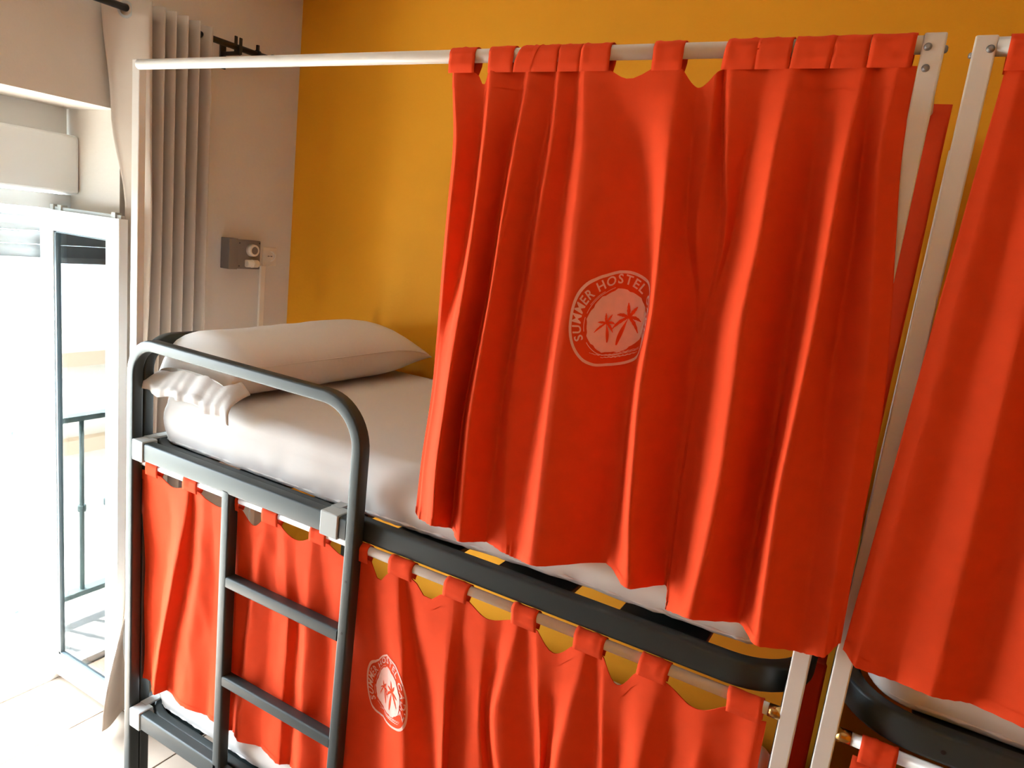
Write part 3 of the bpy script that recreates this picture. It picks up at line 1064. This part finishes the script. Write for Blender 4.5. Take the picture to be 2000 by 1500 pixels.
# upper curtain of the first bed: hem height, x and y (mm) of every fold line at eight heights
UP = [
(1368, [1083, 1105, 1108, 1112, 1116, 1116, 1107, 1105], [2, -5, -9, -12, -13, -14, -15, -16]),
(1364, [1098, 1130, 1129, 1127, 1124, 1122, 1113, 1113], [-14, -29, -28, -23, -16, -16, -17, -20]),
(1364, [1168, 1162, 1160, 1151, 1136, 1135, 1128, 1133], [0, 7, 5, -3, -18, -25, -29, -36]),
(1385, [1189, 1209, 1209, 1208, 1205, 1201, 1198, 1205], [-15, -44, -50, -59, -71, -78, -83, -87]),
(1347, [1261, 1240, 1230, 1223, 1208, 1193, 1192, 1192], [0, 10, 11, 12, 11, 10, 9, 8]),
(1361, [1278, 1280, 1276, 1274, 1266, 1258, 1260, 1266], [-14, -38, -49, -58, -63, -66, -67, -68]),
(1347, [1331, 1322, 1312, 1307, 1298, 1292, 1293, 1295], [0, 6, 7, 8, 7, 5, 4, 2]),
(1350, [1345, 1353, 1343, 1337, 1328, 1329, 1341, 1360], [-14, -26, -26, -23, -19, -20, -22, -26]),
(1346, [1381, 1380, 1382, 1388, 1388, 1384, 1379, 1385], [-2, 2, 1, 0, -1, -6, -13, -23]),
(1374, [1400, 1424, 1430, 1435, 1436, 1441, 1448, 1452], [-14, -32, -41, -49, -59, -68, -77, -84]),
(1386, [1474, 1526, 1561, 1581, 1574, 1576, 1582, 1579], [-8, 5, 10, 15, 16, 16, 15, 14]),
(1397, [1589, 1601, 1613, 1621, 1622, 1632, 1644, 1662], [-14, -45, -57, -66, -75, -80, -84, -84]),
(1384, [1620, 1627, 1642, 1679, 1690, 1693, 1698, 1709], [-4, 5, 7, 10, 10, 10, 10, 10]),
(1382, [1653, 1660, 1662, 1687, 1695, 1698, 1702, 1713], [-12, -15, -7, 6, 10, 10, 10, 10]),
(1379, [1662, 1680, 1700, 1697, 1700, 1702, 1706, 1715], [0, 8, 6, 10, 10, 10, 10, 8]),
(1361, [1677, 1696, 1714, 1702, 1704, 1706, 1711, 1719], [-14, -22, -7, 8, 8, 7, 4, 0]),
(1342, [1739, 1727, 1724, 1706, 1708, 1710, 1715, 1722], [-6, -1, 3, 6, 6, 3, -1, -6]),
(1382, [1778, 1781, 1785, 1783, 1790, 1796, 1793, 1785], [-14, -50, -65, -78, -85, -89, -89, -87]),
(1360, [1831, 1835, 1843, 1848, 1854, 1857, 1859, 1861], [-2, 7, 10, 10, 10, 10, 9, 8]),
(1379, [1891, 1889, 1893, 1897, 1896, 1894, 1900, 1907], [-14, -50, -66, -78, -86, -90, -90, -90]),
(1370, [1899, 1911, 1923, 1929, 1939, 1955, 1965, 1973], [-6, -5, -8, -13, -23, -35, -39, -42]),
(1381, [1936, 1938, 1957, 1977, 1990, 1996, 2004, 2012], [-14, -38, -45, -50, -53, -55, -55, -55]),
(1411, [1962, 1968, 1986, 2005, 2020, 2025, 2029, 2034], [-8, -15, -22, -31, -38, -42, -42, -42]),
]
UTABS = [(1.083, 1.147), (1.181, 1.239), (1.241, 1.283), (1.283, 1.34), (1.341, 1.387), (1.388, 1.449), (1.533, 1.589), (1.66, 1.717), (1.717, 1.773), (1.774, 1.836), (1.837, 1.89), (1.891, 1.954)]

def scallop(tabs, zbase, dips):
    def top(x):
        z = zbase
        for (a, b, d) in dips:
            if a < x < b:
                q = (x - a) / (b - a)
                z -= d * math.sin(PI * q) ** 1.2
        return z
    return top

uc = thing('bed_curtain', 'coral red tab-top curtain with palm emblem drawn half across the upper bunk', 'curtain')
topU = scallop(UTABS, 2.356, [(1.149, 1.181, 0.024), (1.449, 1.533, 0.016), (1.589, 1.66, 0.031)])
cl = Cloth(UP, topU, nrow=60, sub=8, seed=2.0, pucker=0.0015)
cl.mesh('cloth', 'cloth', uc)
cl.band('header_band', 0, 2, 'cloth', uc)
cl.band('hem', 59, 60, 'cloth', uc)
for i, (a, b) in enumerate(UTABS):
    tab(uc, a, b, 0.0, 2.389, 0.0135, 2.356, 2.356, skew=(0.0, 0.0, 0.016, 0.0, 0.0, 0.0, 0, 0.006, 0, 0.004, 0, 0)[i], yfront=-0.0135, yback=0.0135)
cl.stamp(1.5215, 1.895, uc)

# lower curtain of the first bed
LO = [([40, 24, 5, -9], 10), ([162, 150, 107, 71], 14), ([279, 234, 180, 143], -20), ([278, 249, 194, 151], 20), ([337, 319, 287, 263], 0), ([369, 373, 364, 353], 18), ([483, 481, 464, 449], 6), ([533, 517, 488, 468], 20), ([595, 551, 532, 519], 2), ([633, 618, 602, 591], 22), ([665, 688, 687, 685], 6), ([709, 711, 710, 710], 24), ([772, 760, 767, 772], 2), ([798, 823, 828, 831], 26), ([909, 905, 912, 918], 6), ([970, 998, 1014, 1025], 22), ([1066, 1111, 1140, 1152], -20), ([1079, 1142, 1205, 1232], 20), ([1230, 1242, 1262, 1266], -20), ([1264, 1247, 1255, 1257], 12), ([1320, 1335, 1371, 1371], -6), ([1361, 1339, 1385, 1385], 14), ([1404, 1378, 1437, 1437], -12), ([1425, 1457, 1500, 1500], 20), ([1453, 1498, 1519, 1519], -8), ([1509, 1506, 1513, 1513], 14), ([1569, 1545, 1545, 1545], -22), ([1594, 1623, 1618, 1618], 16), ([1614, 1648, 1651, 1651], -4), ([1660, 1669, 1664, 1664], 14), ([1729, 1721, 1722, 1722], -22), ([1775, 1772, 1771, 1771], 14), ([1834, 1828, 1828, 1828], -12), ([1888, 1880, 1880, 1880], 10), ([1928, 1929, 1929, 1929], -10), ([1943, 1945, 1945, 1945], 8)]
LTABS = [(0.072, 0.13), (0.249, 0.314), (0.469, 0.495), (0.588, 0.649), (0.768, 0.826), (0.933, 0.97), (1.036, 1.108), (1.201, 1.267), (1.389, 1.452), (1.542, 1.61), (1.686, 1.748), (1.869, 1.935)]
lines = []
for xs, d in LO:
    # the cloth hangs close to the rod at the top and opens into its folds below
    lines.append((448, xs, [d * 0.25 - 4, d * 0.9, d, d]))
dips = []
dd = [0.018, 0.022, 0.035, 0.026, 0.016, 0.040, 0.034, 0.022, 0.040, 0.052, 0.030]
for k in range(len(LTABS) - 1):
    dips.append((LTABS[k][1], LTABS[k + 1][0], dd[k]))
lc = thing('bed_curtain', 'coral tab-top curtain with palm emblem spread along the whole lower bunk', 'curtain')
topL = scallop(LTABS, 1.190, dips)
cl2 = Cloth(lines, topL, nrow=48, sub=7, wrinkle=0.0055, seed=9.0, pucker=0.0015)
cl2.mesh('cloth', 'cloth', lc)
cl2.band('header_band', 0, 2, 'cloth', lc)
cl2.band('hem', 47, 48, 'cloth', lc)
for i, (a, b) in enumerate(LTABS):
    tab(lc, a, b, 0.0, 1.2165, 0.0115, 1.190, 1.190, yfront=-0.0115, yback=0.0115, skew=0.004 * math.sin(i * 2.1))
cl2.stamp(1.052, 0.862, lc)

# upper curtain of the second bed
R2 = []
spec = [(2.078, 2.040, -14, -34), (2.098, 2.066, -24, -40), (2.135, 2.125, -4, -30), (2.165, 2.180, -26, -46), (2.215, 2.235, 0, -16), (2.262, 2.31, -24, -44), (2.31, 2.37, 0, -10), (2.36, 2.44, -26, -50), (2.42, 2.50, 2, 4), (2.47, 2.56, -28, -50), (2.53, 2.63, 2, 6), (2.58, 2.69, -28, -50), (2.64, 2.75, 2, 6), (2.70, 2.81, -26, -48), (2.76, 2.88, 0, 0), (2.80, 2.93, -16, -30)]
for k, (xa, xb, ya, yb) in enumerate(spec):
    hem = 1.398 if k == 0 else 1.372 + 0.004 * (k % 2)
    R2.append((int(hem * 1000), [1000 * (xa + (xb - xa) * (t / 7) ** 0.9) for t in range(8)], [ya * 0.5 + (yb - ya * 0.5) * min(1, t / 3) for t in range(8)]))
rc = thing('bed_curtain', 'coral red tab-top curtain hanging on the upper bunk of the second bed', 'curtain')
T2 = [(2.076, 2.135), (2.136, 2.195), (2.196, 2.255), (2.256, 2.315), (2.316, 2.375), (2.376, 2.44), (2.441, 2.50), (2.501, 2.56), (2.561, 2.62), (2.621, 2.68), (2.681, 2.74), (2.741, 2.80)]
cl3 = Cloth(R2, lambda x: 2.350, nrow=50, sub=7, seed=21.0, pucker=0.0015)
cl3.mesh('cloth', 'cloth', rc)
cl3.band('header_band', 0, 2, 'cloth', rc)
cl3.band('hem', 49, 50, 'cloth', rc)
for a, b in T2:
    tab(rc, a, b, 0.0, 2.384, 0.0135, 2.350, 2.350, yfront=-0.0135, yback=0.0135)

# lower curtain of the second bed
R4 = []
for k in range(31):
    xa = 2.092 + 0.0615 * k
    R4.append((448, [1000 * (xa + 0.008 * math.sin(k * 1.7) * t / 3) for t in range(4)], [(-4 if t == 0 else 1) + (((-16 if k % 2 else 16) + 5 * math.sin(k * 2.3)) if t else 0) for t in range(4)]))
T4 = [(2.100 + 0.16 * k, 2.158 + 0.16 * k) for k in range(12)]
rlc = thing('bed_curtain', 'coral tab-top curtain on the lower bunk of the second bed, below its brass rod end', 'curtain')
top4 = scallop(T4, 1.195, [(T4[k][1], T4[k + 1][0], 0.03) for k in range(11)])
cl4 = Cloth(R4, top4, nrow=40, sub=5, seed=33.0, wrinkle=0.003)
cl4.mesh('cloth', 'cloth', rlc)
for a, b in T4:
    tab(rlc, a, b, 0.0, 1.222, 0.0115, 1.195, 1.195, yfront=-0.0115, yback=0.0115)

# end curtains in the gap between the two beds
def end_curtain(label, zr, zh, y0):
    t = thing('end_curtain', label, 'curtain', loc=(0, 0, 0))
    lines_ = []
    n = 13
    lines_.append((y0, 1.956))
    lines_.append((y0 + 0.004, 2.019))
    for k in range(2, n):
        y = y0 + 0.02 + (0.935 - y0 - 0.02) * (k - 1) / (n - 2)
        lines_.append((y, (2.012 if k % 2 else 1.972)))
    vs, fs = [], []
    NRr, sb = 30, 6
    cols_ = (n - 1) * sb + 1
    for r in range(NRr + 1):
        q = r / NRr
        z = zr + (zh - zr) * q
        for c in range(cols_):
            i = min(c // sb, n - 2)
            u = (c - i * sb) / sb
            e = smoothstep(u)
            amp = 1.0
            xx = lines_[i][1] + (lines_[i + 1][1] - lines_[i][1]) * e
            vs.append((1.994 + (xx - 1.994) * amp + 0.003 * noise.noise(Vector((c * 0.3, z * 4, zr))), lines_[i][0] + (lines_[i + 1][0] - lines_[i][0]) * u, z))
    for r in range(NRr):
        for c in range(cols_ - 1):
            a = r * cols_ + c
            fs.append((a, a + 1, a + cols_ + 1, a + cols_))
    o = link_mesh('cloth', vs, fs, 'cloth', t, True)
    md = o.modifiers.new('thick', 'SOLIDIFY'); md.thickness = 0.0016
    return t
end_curtain('red curtain bunched across the foot end of the upper bunk, between the two beds', 2.388, 1.40, 0.40)
end_curtain('red curtain bunched across the foot end of the lower bunk, between the two beds', 1.226, 0.40, 0.22)
